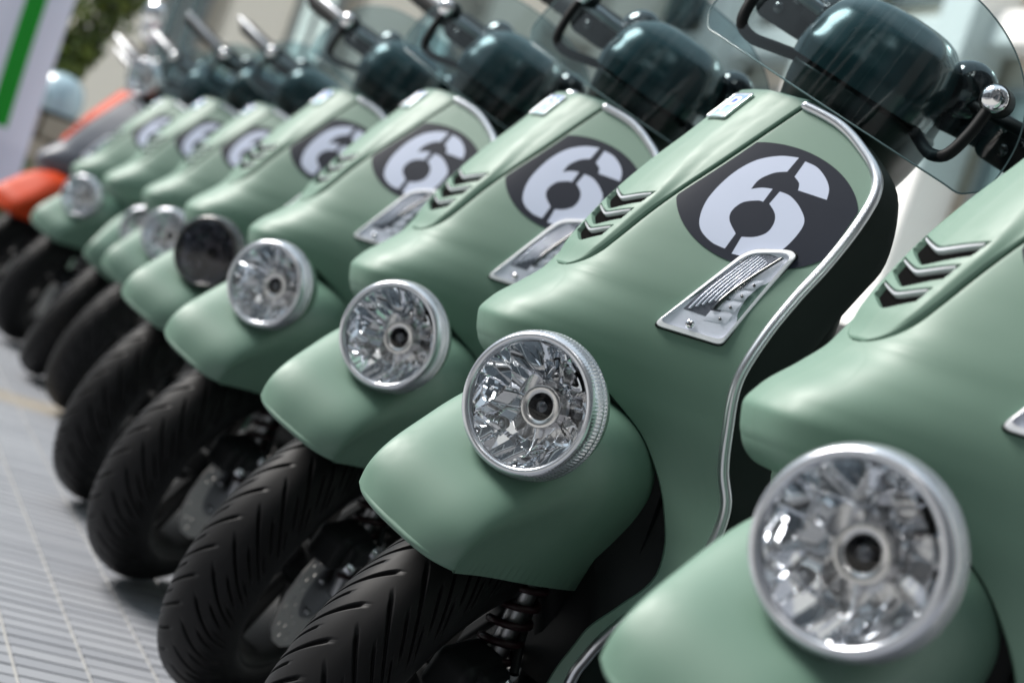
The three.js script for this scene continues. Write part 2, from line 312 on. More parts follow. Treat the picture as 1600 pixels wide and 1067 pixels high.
// rows from the front edge backwards: bottom edge (half width, y, z) and crown (y, z)
const FE = [[0, .4525, .228, .461, .236], [.12, .4535, .222, .488, .228], [.25, .453, .202, .517, .207], [.4, .448, .151, .547, .165], [.52, .442, .106, .574, .122], [.64, .436, .06, .596, .083], [.8, .427, -.01, .606, .03], [1, .417, -.105, .604, -.05]];
const FW = spline([[0, .0635], [.25, .0675], [.5, .077], [.75, .087], [1, .094]]);
const FEy = spline(FE.map(r => [r[0], r[1]])), FEz = spline(FE.map(r => [r[0], r[2]])), FTy = spline(FE.map(r => [r[0], r[3]])), FTz = spline(FE.map(r => [r[0], r[4]]));
function fenderGeo() {
  const pt = (s, q) => {                                   // q -1..1 across: down one side, over the crown, down the other
    const a = q * Math.PI / 2, e = .46 + .22 * sstep(.45, .8, s), sx = Math.sign(a) * Math.abs(Math.sin(a)) ** e, cy = Math.max(0, Math.cos(a)) ** e;
    const w = FW(s) * (1 + .13 * Math.sin(Math.min(Math.abs(a), Math.PI / 2) * 2) ** 2), round = .010 * (1 - s) ** 6;
    let z = lerp(FEz(s), FTz(s), cy) - round * sx ** 4 * 2.2;
    const seat = .004 * Math.exp(-(((s - .38) / .13) ** 2)) * (1 - Math.abs(sx) ** 2.5) * cy;   // hollow in which the lamp sits
    return [w * sx - .006, lerp(FEy(s), FTy(s), cy) - seat, z];
  };
  const front = grid(40, 10, (u, v) => { const p = pt(0, u * 2 - 1), b = [FW(0) * (u * 2 - 1) - .006, FEy(0), FEz(0) - .022 * Math.abs(u * 2 - 1) ** 4 + .004 * (1 - (u * 2 - 1) ** 2)]; const k = v; return [lerp(p[0], b[0], k), lerp(p[1], b[1], k), lerp(p[2], b[2], k) + .004 * Math.sin(k * Math.PI)]; });
  const outer = grid(110, 90, (u, v) => pt(v ** 1.2, u * 2 - 1), true);
  const inner = grid(30, 40, (u, v) => { const p = pt(v ** 1.2, u * 2 - 1); return [p[0] * .96, p[1] - .003 * (1 - Math.abs(u * 2 - 1)), p[2] - .003]; });
  const lips = [-1, 1].map(s => grid(4, 60, (u, v) => { const p = pt(v ** 1.2, s), c = pt(v ** 1.2, s * .96); return [p[0] - s * u * .004, p[1] - .0018 * Math.sin(u * Math.PI), p[2] - .001 * u]; }, s > 0));
  return crease(merge([outer, front, inner, ...lips]), 0.9);
}
// ---- tyre with cut tread
function tyreGeo(nU = 960, nV = 60, tread = true, R = .235, W = .055) {
  const prof = v => { const a = (v * 2 - 1) * 2.35; return [Math.sign(a) * W * Math.abs(Math.sin(Math.min(Math.abs(a), 2.35))) ** .85, R - .062 + .062 * Math.cos(a) * (Math.abs(a) > 1.57 ? .55 : 1)]; };
  return grid(nU, nV, (u, v) => {
    let [x, r] = prof(v); const t = (v * 2 - 1) * 2.35, at = Math.abs(t), u0 = u; u -= Math.min(at, 1.4) * 1.5 / 32;
    if (tread && at < 1.32) {
      const N1 = 32, side = t > 0 ? 0 : .5;
      const ph = (u0 * N1 + side) % 1, ph2 = (u0 * N1 + side + .40) % 1, ph3 = (u0 * N1 + side + .72) % 1;
      const cutLine = (d, w) => 1 - sstep(w * .55, w, Math.abs(d)), win = (a0, a1) => sstep(a0 - .04, a0 + .04, at) * (1 - sstep(a1 - .05, a1 + .05, at));
      const g = Math.max(cutLine(ph - .5, .085 * (1 - .3 * at)) * win(.12, 1.24), cutLine(ph2 - .5, .07) * win(.50, 1.0), cutLine(ph3 - .5, .055) * win(.90, 1.24));
      { const d = .005 * g; r -= d * Math.max(.3, Math.cos(at * .8)); x -= Math.sign(t) * d * Math.sin(at) * .6; }
    }
    if (at > 1.62 && at < 1.68) r += .0012;
    const a = u * Math.PI * 2; return [x, r * Math.sin(a), r * Math.cos(a)];
  }, false);
}
function wheelRimGeo(W = .046) {
  const list = [latheX([[.151, -W], [.158, -W - .004], [.160, -W], [.150, -W + .008], [.143, -W + .016], [.141, 0], [.143, W - .016], [.150, W - .008], [.160, W], [.158, W + .004], [.151, W], [.139, W - .014], [.136, 0], [.139, -W + .014], [.151, -W]], 56)];
  list.push(latheX([[0, -.03], [.036, -.03], [.038, -.02], [.038, .03], [.034, .036], [0, .036]], 28));
  for (let i = 0; i < 5; i++) { const g = rbox(.026, .108, .034, .008).translate(0, .085, 0); g.rotateX(i / 5 * Math.PI * 2); list.push(g); const h = rbox(.018, .1, .016, .006).translate(.0, .09, .024).rotateX(i / 5 * Math.PI * 2 + .16); list.push(h); }
  return merge(list);
}
function discGeo() {                                       // ventilated brake disc: shape with slots and holes
  const s = new THREE.Shape(); s.absarc(0, 0, .110, 0, Math.PI * 2);
  const inn = new THREE.Path(); inn.absarc(0, 0, .062, 0, Math.PI * 2, true); s.holes.push(inn);
  for (let i = 0; i < 18; i++) for (const [r, o] of [[.074, 0], [.086, .12], [.098, .24]]) { const a = i / 18 * Math.PI * 2 + o, p = new THREE.Path(); p.absarc(r * Math.cos(a), r * Math.sin(a), .0034, 0, Math.PI * 2, true); s.holes.push(p); }
  return new THREE.ExtrudeGeometry(s, { depth: .004, bevelEnabled: false, curveSegments: 10 }).rotateY(Math.PI / 2);
}
function coil(x0, y0, z0, x1, y1, z1, r, turns, w) {
  const pts = [], a = V(x0, y0, z0), b = V(x1, y1, z1), d = b.clone().sub(a).normalize(), e = V(1, 0, 0).cross(d).normalize(), f = d.clone().cross(e);
  for (let i = 0; i <= turns * 14; i++) { const t = i / (turns * 14), k = t * turns * Math.PI * 2, p = a.clone().lerp(b, t).addScaledVector(e, r * Math.cos(k)).addScaledVector(f, r * Math.sin(k)); pts.push([p.x, p.y, p.z]); }
  return tube(pts, w, turns * 20, 6);
}
// loft of rounded sections: rows of [y, half width, z back, z front, power]
function loft(rows, nu = 120, nv = 90) {
  const c = [1, 2, 3, 4].map(k => pch(rows.map(r => [r[0], r[k]])));
  const y0 = rows[0][0], y1 = rows[rows.length - 1][0];
  return grid(nu, nv, (u, v) => {
    const y = lerp(y0, y1, v), hw = c[0](y), zbk = c[1](y), zf = c[2](y), a = u * Math.PI * 2;
    const cx = Math.cos(a), sx = Math.sin(a), q = c[3](y), r = 1 / (Math.abs(cx) ** q + Math.abs(sx) ** q) ** (1 / q);
    return [hw * sx * r, y, (zf + zbk) / 2 + (zf - zbk) / 2 * cx * r];
  }, true);
}
function windscreenPt(u, v) {                              // u -1..1, v 0..1
  const h = .980 + v * .184, k = (h - 1.006) / .158, w = .193 * (k < 0 ? 1 - .10 * (k / .165) ** 2 : Math.max(0, 1 - k ** 2.3) ** (1 / 2.3));
  const x = u * w; return [x, h, HZ + .150 - 1.3 * x * x - (h - .98) * .28];
}
function windscreenGeo() {
  const face = k => grid(48, 48, (u, v) => { const p = windscreenPt(u * 2 - 1, v * .998); return [p[0], p[1], p[2] - k]; }, k > 0);
  return face(0);
}
function screenEdgeGeo() {
  const pts = []; for (let i = 0; i <= 20; i++) pts.push(windscreenPt(-1 + i / 10, 0)); for (let i = 1; i <= 30; i++) pts.push(windscreenPt(1, i / 30 * .998)); for (let i = 1; i < 12; i++) pts.push(windscreenPt(1 - i / 6, .998)); for (let i = 30; i > 0; i--) pts.push(windscreenPt(-1, i / 30 * .998));
  return tube(pts, .0010, 200, 6, true);
}
const G = {};                                              // geometries shared by all scooters
G.shield = legShieldGeo(); G.liner = crease(merge([grid(40, 50, (u, v) => { const y = lerp(.285, YTOP, v), x = (u * 2 - 1) * (edgeW(y) - .004); return [x, y, Math.min(-.10, S(x, y) - .018)]; }, true), grid(30, 20, (u, v) => { const a = (u - .5) * 2.4, x = Math.sin(a) * .16; return [x, lerp(.28, .60, v), -.10 - .10 * Math.cos(a)]; })]), .8); G.cover = hornCoverGeo(); G.vents = VENTS.map(ventGeo); G.ventTrims = VENTS.map(ventTrimGeo); G.roundel = roundelGeo();
{ const pts = []; const ys = [.30, .325, .34, .36, .39, .42, .46, .50, .53, .56, .6, .65, .7, .75, .79, .83, .86, .88, .895, .91, .925, .938, .946, .952, .9562]; for (const y of ys) pts.push(onS(edgeW(y), y, .001)); G.trimHalf = pts; 
  G.trim = merge([1, -1].map(s => capsuleTube(pts.map(p => [s * p[0], p[1], p[2] - .002]), .0062, 160, 12))); }
G.badge = (() => { const n = V(0, 0, 0); const list = []; const P = (u, v, o) => { const x = (u - .5) * .038, y = .917 + v * .036; return onS(x, y, .0052 + o); };
  return { face: grid(8, 8, (u, v) => P(u, v, .003)), frame: merge([grid(8, 1, (u, v) => P(u, 0, .003 - v * .004)), grid(8, 1, (u, v) => P(u, 1, .003 - v * .004)), grid(1, 8, (u, v) => P(0, v, .003 - u * .004)), grid(1, 8, (u, v) => P(1, v, .003 - u * .004)), tube([0, 1, 2, 3].flatMap(k => [0, .25, .5, .75].map(t => { const c = [[0, 0], [1, 0], [1, 1], [0, 1]], a = c[k], b = c[(k + 1) % 4]; return P(lerp(a[0], b[0], t), lerp(a[1], b[1], t), .003); })), .0009, 60, 6, true)]) }; })();
// turn signal: outline on the shield (left side, mirrored for the right)
const SIG = [[.1198, .6771], [.1696, .6796], [.1735, .7921], [.1666, .7959], [.1466, .7863], [.1413, .7782]];
function sigShape(inset) {
  const c = SIG.reduce((a, p) => [a[0] + p[0] / 6, a[1] + p[1] / 6], [0, 0]);
  const pts = SIG.map(p => { const d = Math.hypot(p[0] - c[0], p[1] - c[1]); return [p[0] + (c[0] - p[0]) / d * inset, p[1] + (c[1] - p[1]) / d * inset]; });
  const s = [], R = .006; // rounded polygon
  pts.forEach((p, i) => { const a = pts[(i + 5) % 6], b = pts[(i + 1) % 6], la = Math.hypot(a[0] - p[0], a[1] - p[1]), lb = Math.hypot(b[0] - p[0], b[1] - p[1]), ra = Math.min(R, la * .4), rb = Math.min(R, lb * .4); for (let k = 0; k <= 5; k++) { const t = k / 5, q = [lerp(p[0], a[0], ra / la * (1 - t) ** 2), 0], x = p[0] + (a[0] - p[0]) * ra / la * (1 - t) ** 2 + (b[0] - p[0]) * rb / lb * t * t, y = p[1] + (a[1] - p[1]) * ra / la * (1 - t) ** 2 + (b[1] - p[1]) * rb / lb * t * t; s.push([x, y]); } });
  return s;
}
function sigPlate(inset, off, s = 1) { const o = sigShape(inset), c = o.reduce((a, p) => [a[0] + p[0] / o.length, a[1] + p[1] / o.length], [0, 0]); return grid(o.length, 6, (u, v) => { const p = o[Math.round(u * o.length) % o.length], q = onS(lerp(c[0], p[0], v), lerp(c[1], p[1], v), off); return [s * q[0], q[1], q[2]]; }, s > 0); }
function sigRing(i0, o0, i1, o1, s = 1) { const a = sigShape(i0), b = sigShape(i1), n = a.length; return grid(n, 1, (u, v) => { const k = Math.round(u * n) % n, q = v < .5 ? onS(a[k][0], a[k][1], o0) : onS(b[k][0], b[k][1], o1); return [s * q[0], q[1], q[2]]; }); }
const sigAt = (a, b, off, s) => { // a along (0 bottom .. 1 top), b across (0 inner .. 1 outer)
  const x = lerp(lerp(.1198, .1696, b), lerp(.1432, .1735, b), a), y = lerp(.6788, .790, a), q = onS(x, y, off); return [s * q[0], q[1], q[2]]; };
G.sig = [1, -1].map(s => ({
  gasket: merge([sigRing(-.0016, -.0008, -.0012, .0014, s), sigRing(-.0012, .0014, -.0002, .0018, s), sigRing(-.0002, .0016, .0004, -.001, s)]),
  base: sigPlate(.0006, .0016, s),
  recess: grid(20, 8, (u, v) => sigAt(lerp(.22, .955, u), lerp(.15, .66, v), .0019, s)),
  bezel: merge([sigRing(.0002, .0008, .0008, .0044, s), sigRing(.0008, .0044, .0056, .0048, s), sigRing(.0056, .0048, .0064, .0010, s)]),
  lens: sigPlate(.0056, .0046, s),
  reflector: merge([0, 1, 2, 3, 4, 5, 6].map(k => grid(14, 3, (u, v) => { const b = .20 + k * .062 + v * .045, q = sigAt(lerp(.24 + k * .035, .93 - k * .01, u), b, .0021 + .0014 * Math.sin(v * Math.PI), s); return q; }))),
  bar: grid(16, 4, (u, v) => sigAt(lerp(.30, .95, u), lerp(.50, .60, v) + .22 * u ** 2, .0036 + .0014 * Math.sin(v * Math.PI), s)),
  panel: merge([0, 1, 2, 3].map(k => { const a0 = .18 + k * .13; return grid(4, 4, (u, v) => sigAt(a0 + u * .105 + v * .03, lerp(.52 + .05 * k, .86, v), .0020 + .0012 * Math.sin(u * Math.PI) * Math.sin(v * Math.PI), s)); })),
  led: [0, 1, 2, 3].map(k => { const q = sigAt(.235 + k * .13, .74 + .02 * k, .0034, s), n = nrm(Math.abs(q[0]), q[1]); const g = new THREE.SphereGeometry(.0017, 10, 6); g.translate(...q); return g; }),
  screw: (() => { const q = sigAt(.10, .42, .0052, s), n = nrm(Math.abs(q[0]), q[1]); n.x *= s; const g = lathe([[0, .0018], [.0032, .0016], [.0045, .0004], [.0050, -.001]], 16); const c = merge([rbox(.006, .0012, .0012, .0003).translate(0, .0016, 0), rbox(.0012, .0012, .006, .0003).translate(0, .0016, 0)]); g.applyQuaternion(new THREE.Quaternion().setFromUnitVectors(V(0, 1, 0), n)); c.applyQuaternion(new THREE.Quaternion().setFromUnitVectors(V(0, 1, 0), n)); g.translate(...q); c.translate(...q); return { head: g, slot: c }; })(),
}));
// inner leg shield (the rider's side)
G.inner = (() => {
  const rows = v => lerp(.30, .935, v);
  const f = (off, inset) => (u, v) => { const y = rows(v), w = Math.max(.012, edgeW(y) - inset), x = (u * 2 - 1) * w; return [x, y, Math.min(-.085 - fall(x) * .6 + (y > .66 ? (zb(y) + .012) : 0), S(x, y) - .012) - off]; };
  const list = [];
  for (const s of [0, 1]) list.push(grid(14, 60, (u, v) => { const y = rows(v), x = (s ? 1 : -1) * (edgeW(y) - .003 - .012 * sstep(.75, 1, u)), zf = S(x, y) - .004, zr = zf - (.080 - .045 * sstep(.80, .92, y)); return [x, y, lerp(zf, zr, u)]; }, !s));
  list.push(grid(40, 60, (u, v) => { const y = rows(v), w = edgeW(y) - .015, x = (u * 2 - 1) * w, e = S(w, y) - (.084 - .045 * sstep(.80, .92, y)); return [x, y, e - .02 * (1 - (u * 2 - 1) ** 4)]; }, true));
  return crease(merge(list), .7);
})();
G.pocket = merge([rbox(.27, .17, .05, .014, 3).translate(0, .745, -.262), rbox(.016, .012, .02, .004).translate(0, .80, -.292)]);
G.slots = [[.60], [.565], [.53]].map(([y], i) => rbox(.006, .026, .05, .003).translate(.179, y, S(.179, y) - .05));
G.fender = fenderGeo(); G.tyre = tyreGeo(); G.rearTyre = tyreGeo(120, 30, false, .232, .062); G.rim = wheelRimGeo(); G.disc = discGeo();
G.hRim = rimGeo(); G.hRef = reflectorGeo();
G.hLens = latheZ([[0, .0052], [.02, .0046], [.04, .003], [.054, .0012], [.0592, -.0008]], 48);
G.hRing = latheZ([[.0126, -.033], [.0132, -.0285], [.0196, -.0285], [.0208, -.030], [.0208, -.055]], 48);
G.hBulb = merge([latheZ([[.0128, -.031], [.0118, -.052], [0, -.052]], 28), latheZ([[.0066, -.052], [.0066, -.034], [.005, -.031], [0, -.030]], 24)]);
G.hPos = merge([latheZ([[.0066, -.022], [.0070, -.0145], [.0058, -.0142], [.0054, -.02]], 24), latheZ([[0, -.0148], [.003, -.0155], [.0052, -.019]], 20)]);
G.hSpoke = merge([tube([[.008, -.019, -.032], [.018, -.034, -.026], [.024, -.05, -.012]], .0011, 10, 6), tube([[-.016, -.012, -.032], [-.034, -.022, -.022]], .0009, 8, 6)]);
G.hBucket = latheZ([[.060, -.024], [.0685, -.022], [.0668, -.034], [.0615, -.052], [.054, -.07], [.043, -.09], [.026, -.108], [0, -.115]], 56);

function makeScooter() {
  const t = new THREE.Group(); t.name = 'scooter';
  const sh = mesh('leg_shield', G.shield, M.paint, t); mesh('wheel_arch_liner', G.liner, M.black, sh);
  const hc = mesh('horn_cover', G.cover, M.paint, t);
  VENTS.forEach((v, i) => { mesh('vent', G.vents[i], M.dark, hc); mesh('vent_trim', G.ventTrims[i], M.ventTrim, hc); });
  const bd = mesh('badge', G.badge.face, M.badge, t); mesh('badge_frame', G.badge.frame, M.chrome, bd);
  const rd = mesh('number_roundel', G.roundel, M.roundel, t);
  mesh('shield_trim', G.trim, M.satin, t);
  const inn = mesh('inner_shield', G.inner, M.inner, t);
  mesh('glove_box', G.pocket, M.inner, inn); G.slots.forEach(g => mesh('vent_slot', g, M.dark, inn));
  for (const q of G.sig) {
    const b = mesh('turn_signal', q.base, M.signalWhite, t); mesh('recess', q.recess, M.recess, b);
    mesh('gasket', q.gasket, M.black, b); mesh('bezel', q.bezel, M.signalWhite, b); mesh('reflector', q.reflector, M.ribClear, b); mesh('divider', q.bar, M.blackGloss, b);
    mesh('led_panel', q.panel, M.signalWhite, b); q.led.forEach(g => mesh('led', g, M.blackGloss, b)); mesh('lens', q.lens, M.lensClear, b); mesh('screw', q.screw.head, M.chrome, b); mesh('screw_slot', q.screw.slot, M.black, b);
  }
  // steered parts
  steered(mesh('front_fender', G.fender, M.paint, t));
  const hl = new THREE.Group(); hl.name = 'headlight'; t.add(hl);
  { const tilt = new THREE.Quaternion().setFromAxisAngle(V(1, 0, 0), -.10); const p = V(.011, .610, .174);
    hl.quaternion.copy(steerQ).multiply(tilt); hl.position.copy(p.applyQuaternion(steerQ).add(steerP)); }
  mesh('bucket', G.hBucket, M.paint, hl); mesh('bezel', G.hRim, M.rimGrey, hl); mesh('reflector', G.hRef, M.mirror, hl);
  mesh('bulb_ring', G.hRing, M.bulbRing, hl); mesh('bulb', G.hBulb, M.bulb, hl); const pl = mesh('position_lamp', G.hPos, M.dullMetal, hl); pl.position.set(-.020, -.035, -.006); mesh('spoke', G.hSpoke, M.chrome, hl);
  mesh('lens', G.hLens, M.glass, hl);
  // front wheel
  const fw = new THREE.Group(); fw.name = 'front_wheel'; t.add(fw); fw.quaternion.copy(steerQ); fw.position.copy(V(0, .235, 0).applyQuaternion(steerQ).add(steerP));
  mesh('tyre', G.tyre, M.rubber, fw); mesh('rim', G.rim, M.black, fw); const dk = mesh('brake_disc', G.disc, M.disc, fw); dk.position.x = .058;
  mesh('disc_carrier', merge([latheX([[.030, .052], [.064, .056], [.064, .0605], [.026, .066], [0, .066]], 28), ...[0, 1, 2, 3, 4].map(k => latheX([[0, .071], [.004, .071], [.0045, .064]], 8).translate(0, .05 * Math.cos(k * 1.2566), .05 * Math.sin(k * 1.2566)))]), M.dullMetal, fw);
  steered(mesh('fork_arm', merge([capsuleTube([[.092, .235, 0], [.094, .262, -.04], [.092, .295, -.085]], .021, 20, 12), capsuleTube([[.088, .30, -.085], [.075, .36, -.07], [.04, .44, -.03], [0, .50, -.01]], .022, 24, 12), tube([[0, .44, -.02], [0, .75, -.19]], .022, 10, 14), rbox(.10, .20, .10, .03, 3).rotateX(-.45).translate(0, .455, -.075), latheX([[0, .085], [.019, .085], [.021, .1], [.021, .112], [.017, .118], [0, .118]], 20).translate(0, .235, 0)]), M.black, t));
  steered(mesh('axle_nut', latheX([[0, .128], [.010, .127], [.0115, .124], [.0115, .117]], 6).translate(0, .235, 0), M.chrome, t));
  const sk = steered(mesh('shock_absorber', merge([capsuleTube([[.086, .245, .03], [.042, .46, .0]], .012, 10, 12), latheX([[0, .10], [.012, .10], [.012, .112], [0, .113]], 14).translate(0, .25, .03)]), M.dullMetal, t));
  mesh('spring', coil(.080, .27, .028, .046, .425, .006, .021, 8, .0042), M.redSpring, sk);
  const cal = steered(mesh('brake_caliper', merge([rbox(.05, .05, .085, .012, 3).translate(.066, .315, .062), rbox(.03, .04, .06, .01, 3).translate(.088, .318, .06)]), M.black, t));
  for (const [y, z] of [[.325, .04], [.305, .085]]) mesh('caliper_bolt', latheX([[0, .110], [.0065, .109], [.0075, .100]], 10).translate(0, y, z), M.satin, cal);
  steered(mesh('brake_hose', tube([[.10, .335, .03], [.070, .37, .0], [.035, .46, -.03], [.02, .56, -.06]], .005, 24, 8), M.black, t));
  // headset and cowl
  headed(mesh('headset', loft([[.88, .064, HZ - .07, HZ + .055, 2.6], [.93, .072, HZ - .075, HZ + .085, 2.7], [.965, .080, HZ - .08, HZ + .112, 2.8], [1.006, .085, HZ - .08, HZ + .124, 2.8], [1.010, .081, HZ - .08, HZ + .119, 2.8], [1.035, .078, HZ - .08, HZ + .10, 2.8], [1.05, .03, HZ - .05, HZ + .04, 2.4]]), M.headset, t));
  headed(mesh('cowl', loft([[1.012, .0855, HZ - .01, HZ + .126, 2.8], [1.03, .087, HZ - .01, HZ + .126, 2.8], [1.055, .085, HZ - .015, HZ + .119, 2.7], [1.082, .078, HZ - .02, HZ + .107, 2.6], [1.100, .062, HZ - .02, HZ + .086, 2.4], [1.110, .038, HZ - .015, HZ + .062, 2.3], [1.113, .003, HZ + .01, HZ + .025, 2]]), M.cowl, t));
  const hb = headed(mesh('handlebar', tube([[-.335, 1.05, HZ - .075], [-.22, 1.05, HZ - .045], [-.1, 1.04, HZ - .02], [0, 1.03, HZ - .01], [.1, 1.04, HZ - .02], [.22, 1.05, HZ - .045], [.335, 1.05, HZ - .075]], .014, 60, 14), M.black, t));
  for (const s of [-1, 1]) {
    const gp = [[s * .20, 1.05, HZ - .041], [s * .27, 1.05, HZ - .058], [s * .33, 1.05, HZ - .074]];
    mesh('grip', merge([tube(gp, .0205, 30, 16), ...[0, 1, 2, 3, 4, 5, 6, 7].map(k => new THREE.TorusGeometry(.0202, .0022, 6, 18).rotateY(Math.PI / 2 - s * .25).translate(s * (.213 + k * .0155), 1.05, HZ - .044 - k * .0042))]), M.grip, hb);
    mesh('bar_end', latheX([[0, .012], [.012, .010], [.016, .004], [.0165, -.008]], 20).scale(s, 1, 1).translate(s * .335, 1.05, HZ - .075), M.chrome, hb);
    const sw = headed(mesh('switch_housing', merge([rbox(.075, .056, .055, .014, 3).translate(s * .160, 1.05, HZ - .03), rbox(.05, .03, .04, .008, 3).translate(s * .115, 1.06, HZ - .02)]), M.black, t));
    for (const [dx, dy] of [[-.018, .012], [.012, .012], [-.004, -.008]]) mesh('button', new THREE.SphereGeometry(.0075, 14, 8).scale(1, 1, .6).translate(s * .160 + dx, 1.05 + dy, HZ - .002), M.blackGloss, sw);
    headed(mesh('brake_lever', capsuleTube([[s * .11, 1.065, HZ + .02], [s * .15, 1.068, HZ + .045], [s * .22, 1.072, HZ + .04], [s * .30, 1.074, HZ + .012], [s * .325, 1.074, HZ + .002]], .0075, 30, 10), s < 0 ? M.leverGrey : M.black, t));
    headed(mesh('fluid_reservoir', merge([new THREE.SphereGeometry(.034, 28, 18).scale(1, 1, .8).translate(s * .085, 1.076, HZ - .0)]), M.blackGloss, t));
    const br = headed(mesh('screen_bracket', capsuleTube([[s * .07, 1.012, HZ + .05], [s * .1, 1.003, HZ + .09], [s * .125, .998, HZ + .11], [s * .14, 1.005, HZ + .116], [s * .147, 1.035, HZ + .112], [s * .147, 1.074, HZ + .105]], .0068, 36, 10), M.black, t));
    mesh('clamp', latheZ([[0, -.03], [.0155, -.03], [.0165, -.026], [.0165, .0], [.015, .002]], 20).translate(s * .147, 1.080, HZ + .108), M.black, br);
    mesh('cap', latheZ([[0, .0085], [.007, .008], [.012, .006], [.0148, .002], [.015, 0]], 24).translate(s * .147, 1.080, HZ + .1095), M.chrome, br);
  }
  const ws = headed(mesh('windscreen', windscreenGeo(), M.screen, t)); mesh('screen_edge', screenEdgeGeo(), M.screenEdge ??= std([0.10, 0.16, 0.17], 0.2), ws);
  // rear half
  mesh('floorboard', merge([rbox(.34, .05, .42, .02, 3).translate(0, .285, -.40), rbox(.12, .12, .30, .03, 3).translate(0, .26, -.42)]), M.paint, t);
  const body = mesh('rear_body', loft([[.30, .12, -1.45, -.62, 3], [.40, .19, -1.62, -.60, 2.8], [.50, .215, -1.72, -.62, 2.6], [.60, .20, -1.72, -.64, 2.6], [.70, .165, -1.70, -.66, 2.6], [.735, .13, -1.66, -.68, 2.6], [.74, .02, -1.3, -1.0, 2]], 56, 36), M.paint, t);
  mesh('tail_lamp', rbox(.10, .06, .03, .012, 3).translate(0, .64, -1.715), std([.25, .01, .01], .2), body);
  mesh('seat', loft([[.70, .11, -1.55, -.68, 2.8], [.735, .145, -1.58, -.66, 2.8], [.77, .14, -1.57, -.67, 2.8], [.80, .115, -1.53, -.72, 2.6], [.812, .05, -1.4, -.85, 2.2], [.814, .005, -1.2, -1.0, 2]], 56, 30), M.seat, t);
  const rw = new THREE.Group(); rw.name = 'rear_wheel'; rw.position.set(0, .232, -1.375); t.add(rw); mesh('tyre', G.rearTyre, M.rubber, rw); mesh('rim', G.rim, M.black, rw);
  mesh('centre_stand', merge([-1, 1].map(s => capsuleTube([[s * .08, .24, -.95], [s * .12, .10, -.90], [s * .16, .012, -.87], [s * .18, .010, -.84]], .011, 20, 8))), M.black, t);
  return t;
}
// ---------------------------------------------------------------- the row of scooters
const GREEN = 'sage green scooters parked in a row';
const proto = makeScooter();
const ROW = [
  ['nearest green scooter, at the right edge, its big round headlight filling the bottom right corner', 0.521, -0.031, -5, 43.85],
  ['second green scooter from the right, in sharp focus with its whole number six roundel showing', 0, 0, 0, 43.85],
  ['third green scooter from the right, just behind the sharply focused one', -0.524, -0.01, 5.69, 43.2],
  ['fourth green scooter from the right, its front tyre standing whole on the grey pavers', -1.096, 0.005, 1.69, 46],
  ['green scooter with the smoked black headlight, fifth from the right', -1.671, 0.006, 9.3, 43.7],
  ['green scooter right behind the one with the black headlight', -2.808, -0.097, 6.44, 52.5],
  ['blurred green scooter in the far row, second before the orange scooter', -3.347, -0.066, 10.65, 61.7],
  ['farthest green scooter, standing next to the orange scooter', -4.103, -0.062, 3.82, 50.3],
];
const FORK = new Set(['front_fender', 'headlight', 'front_wheel', 'fork_arm', 'axle_nut', 'shock_absorber', 'brake_caliper', 'brake_hose']);
const HEAD = new Set(['headset', 'cowl', 'handlebar', 'switch_housing', 'brake_lever', 'fluid_reservoir', 'screen_bracket', 'windscreen']);
function steerTo(o, deg) {                                 // turn fork and handlebar of one scooter to another angle
  const q = new THREE.Quaternion().setFromAxisAngle(V(0, Math.cos(RAKE), -Math.sin(RAKE)), deg * Math.PI / 180 - STEER);
  for (const c of o.children) { const p = FORK.has(c.name) ? steerO : HEAD.has(c.name) ? headO : null; if (!p) continue; c.position.sub(p).applyQuaternion(q).add(p); c.quaternion.premultiply(q); }
}
ROW.forEach(([label, x, z, yaw, steer], i) => {
  const o = i ? proto.clone() : proto; o.name = numbered('scooter'); scene.add(o);
  o.position.set(x, 0, z); o.rotation.y = yaw * Math.PI / 180; o.userData = { label, category: 'scooter', group: GREEN }; if (i) steerTo(o, steer);
  if (i === 4) o.traverse(c => { if (c.parent?.name === 'headlight') { if (c.name === 'bezel') c.material = M.blackGloss; if (c.name === 'lens') c.material = M.smokedGlass; } if (c.name === 'headlight') c.userData.label = 'smoked black headlight'; });
});

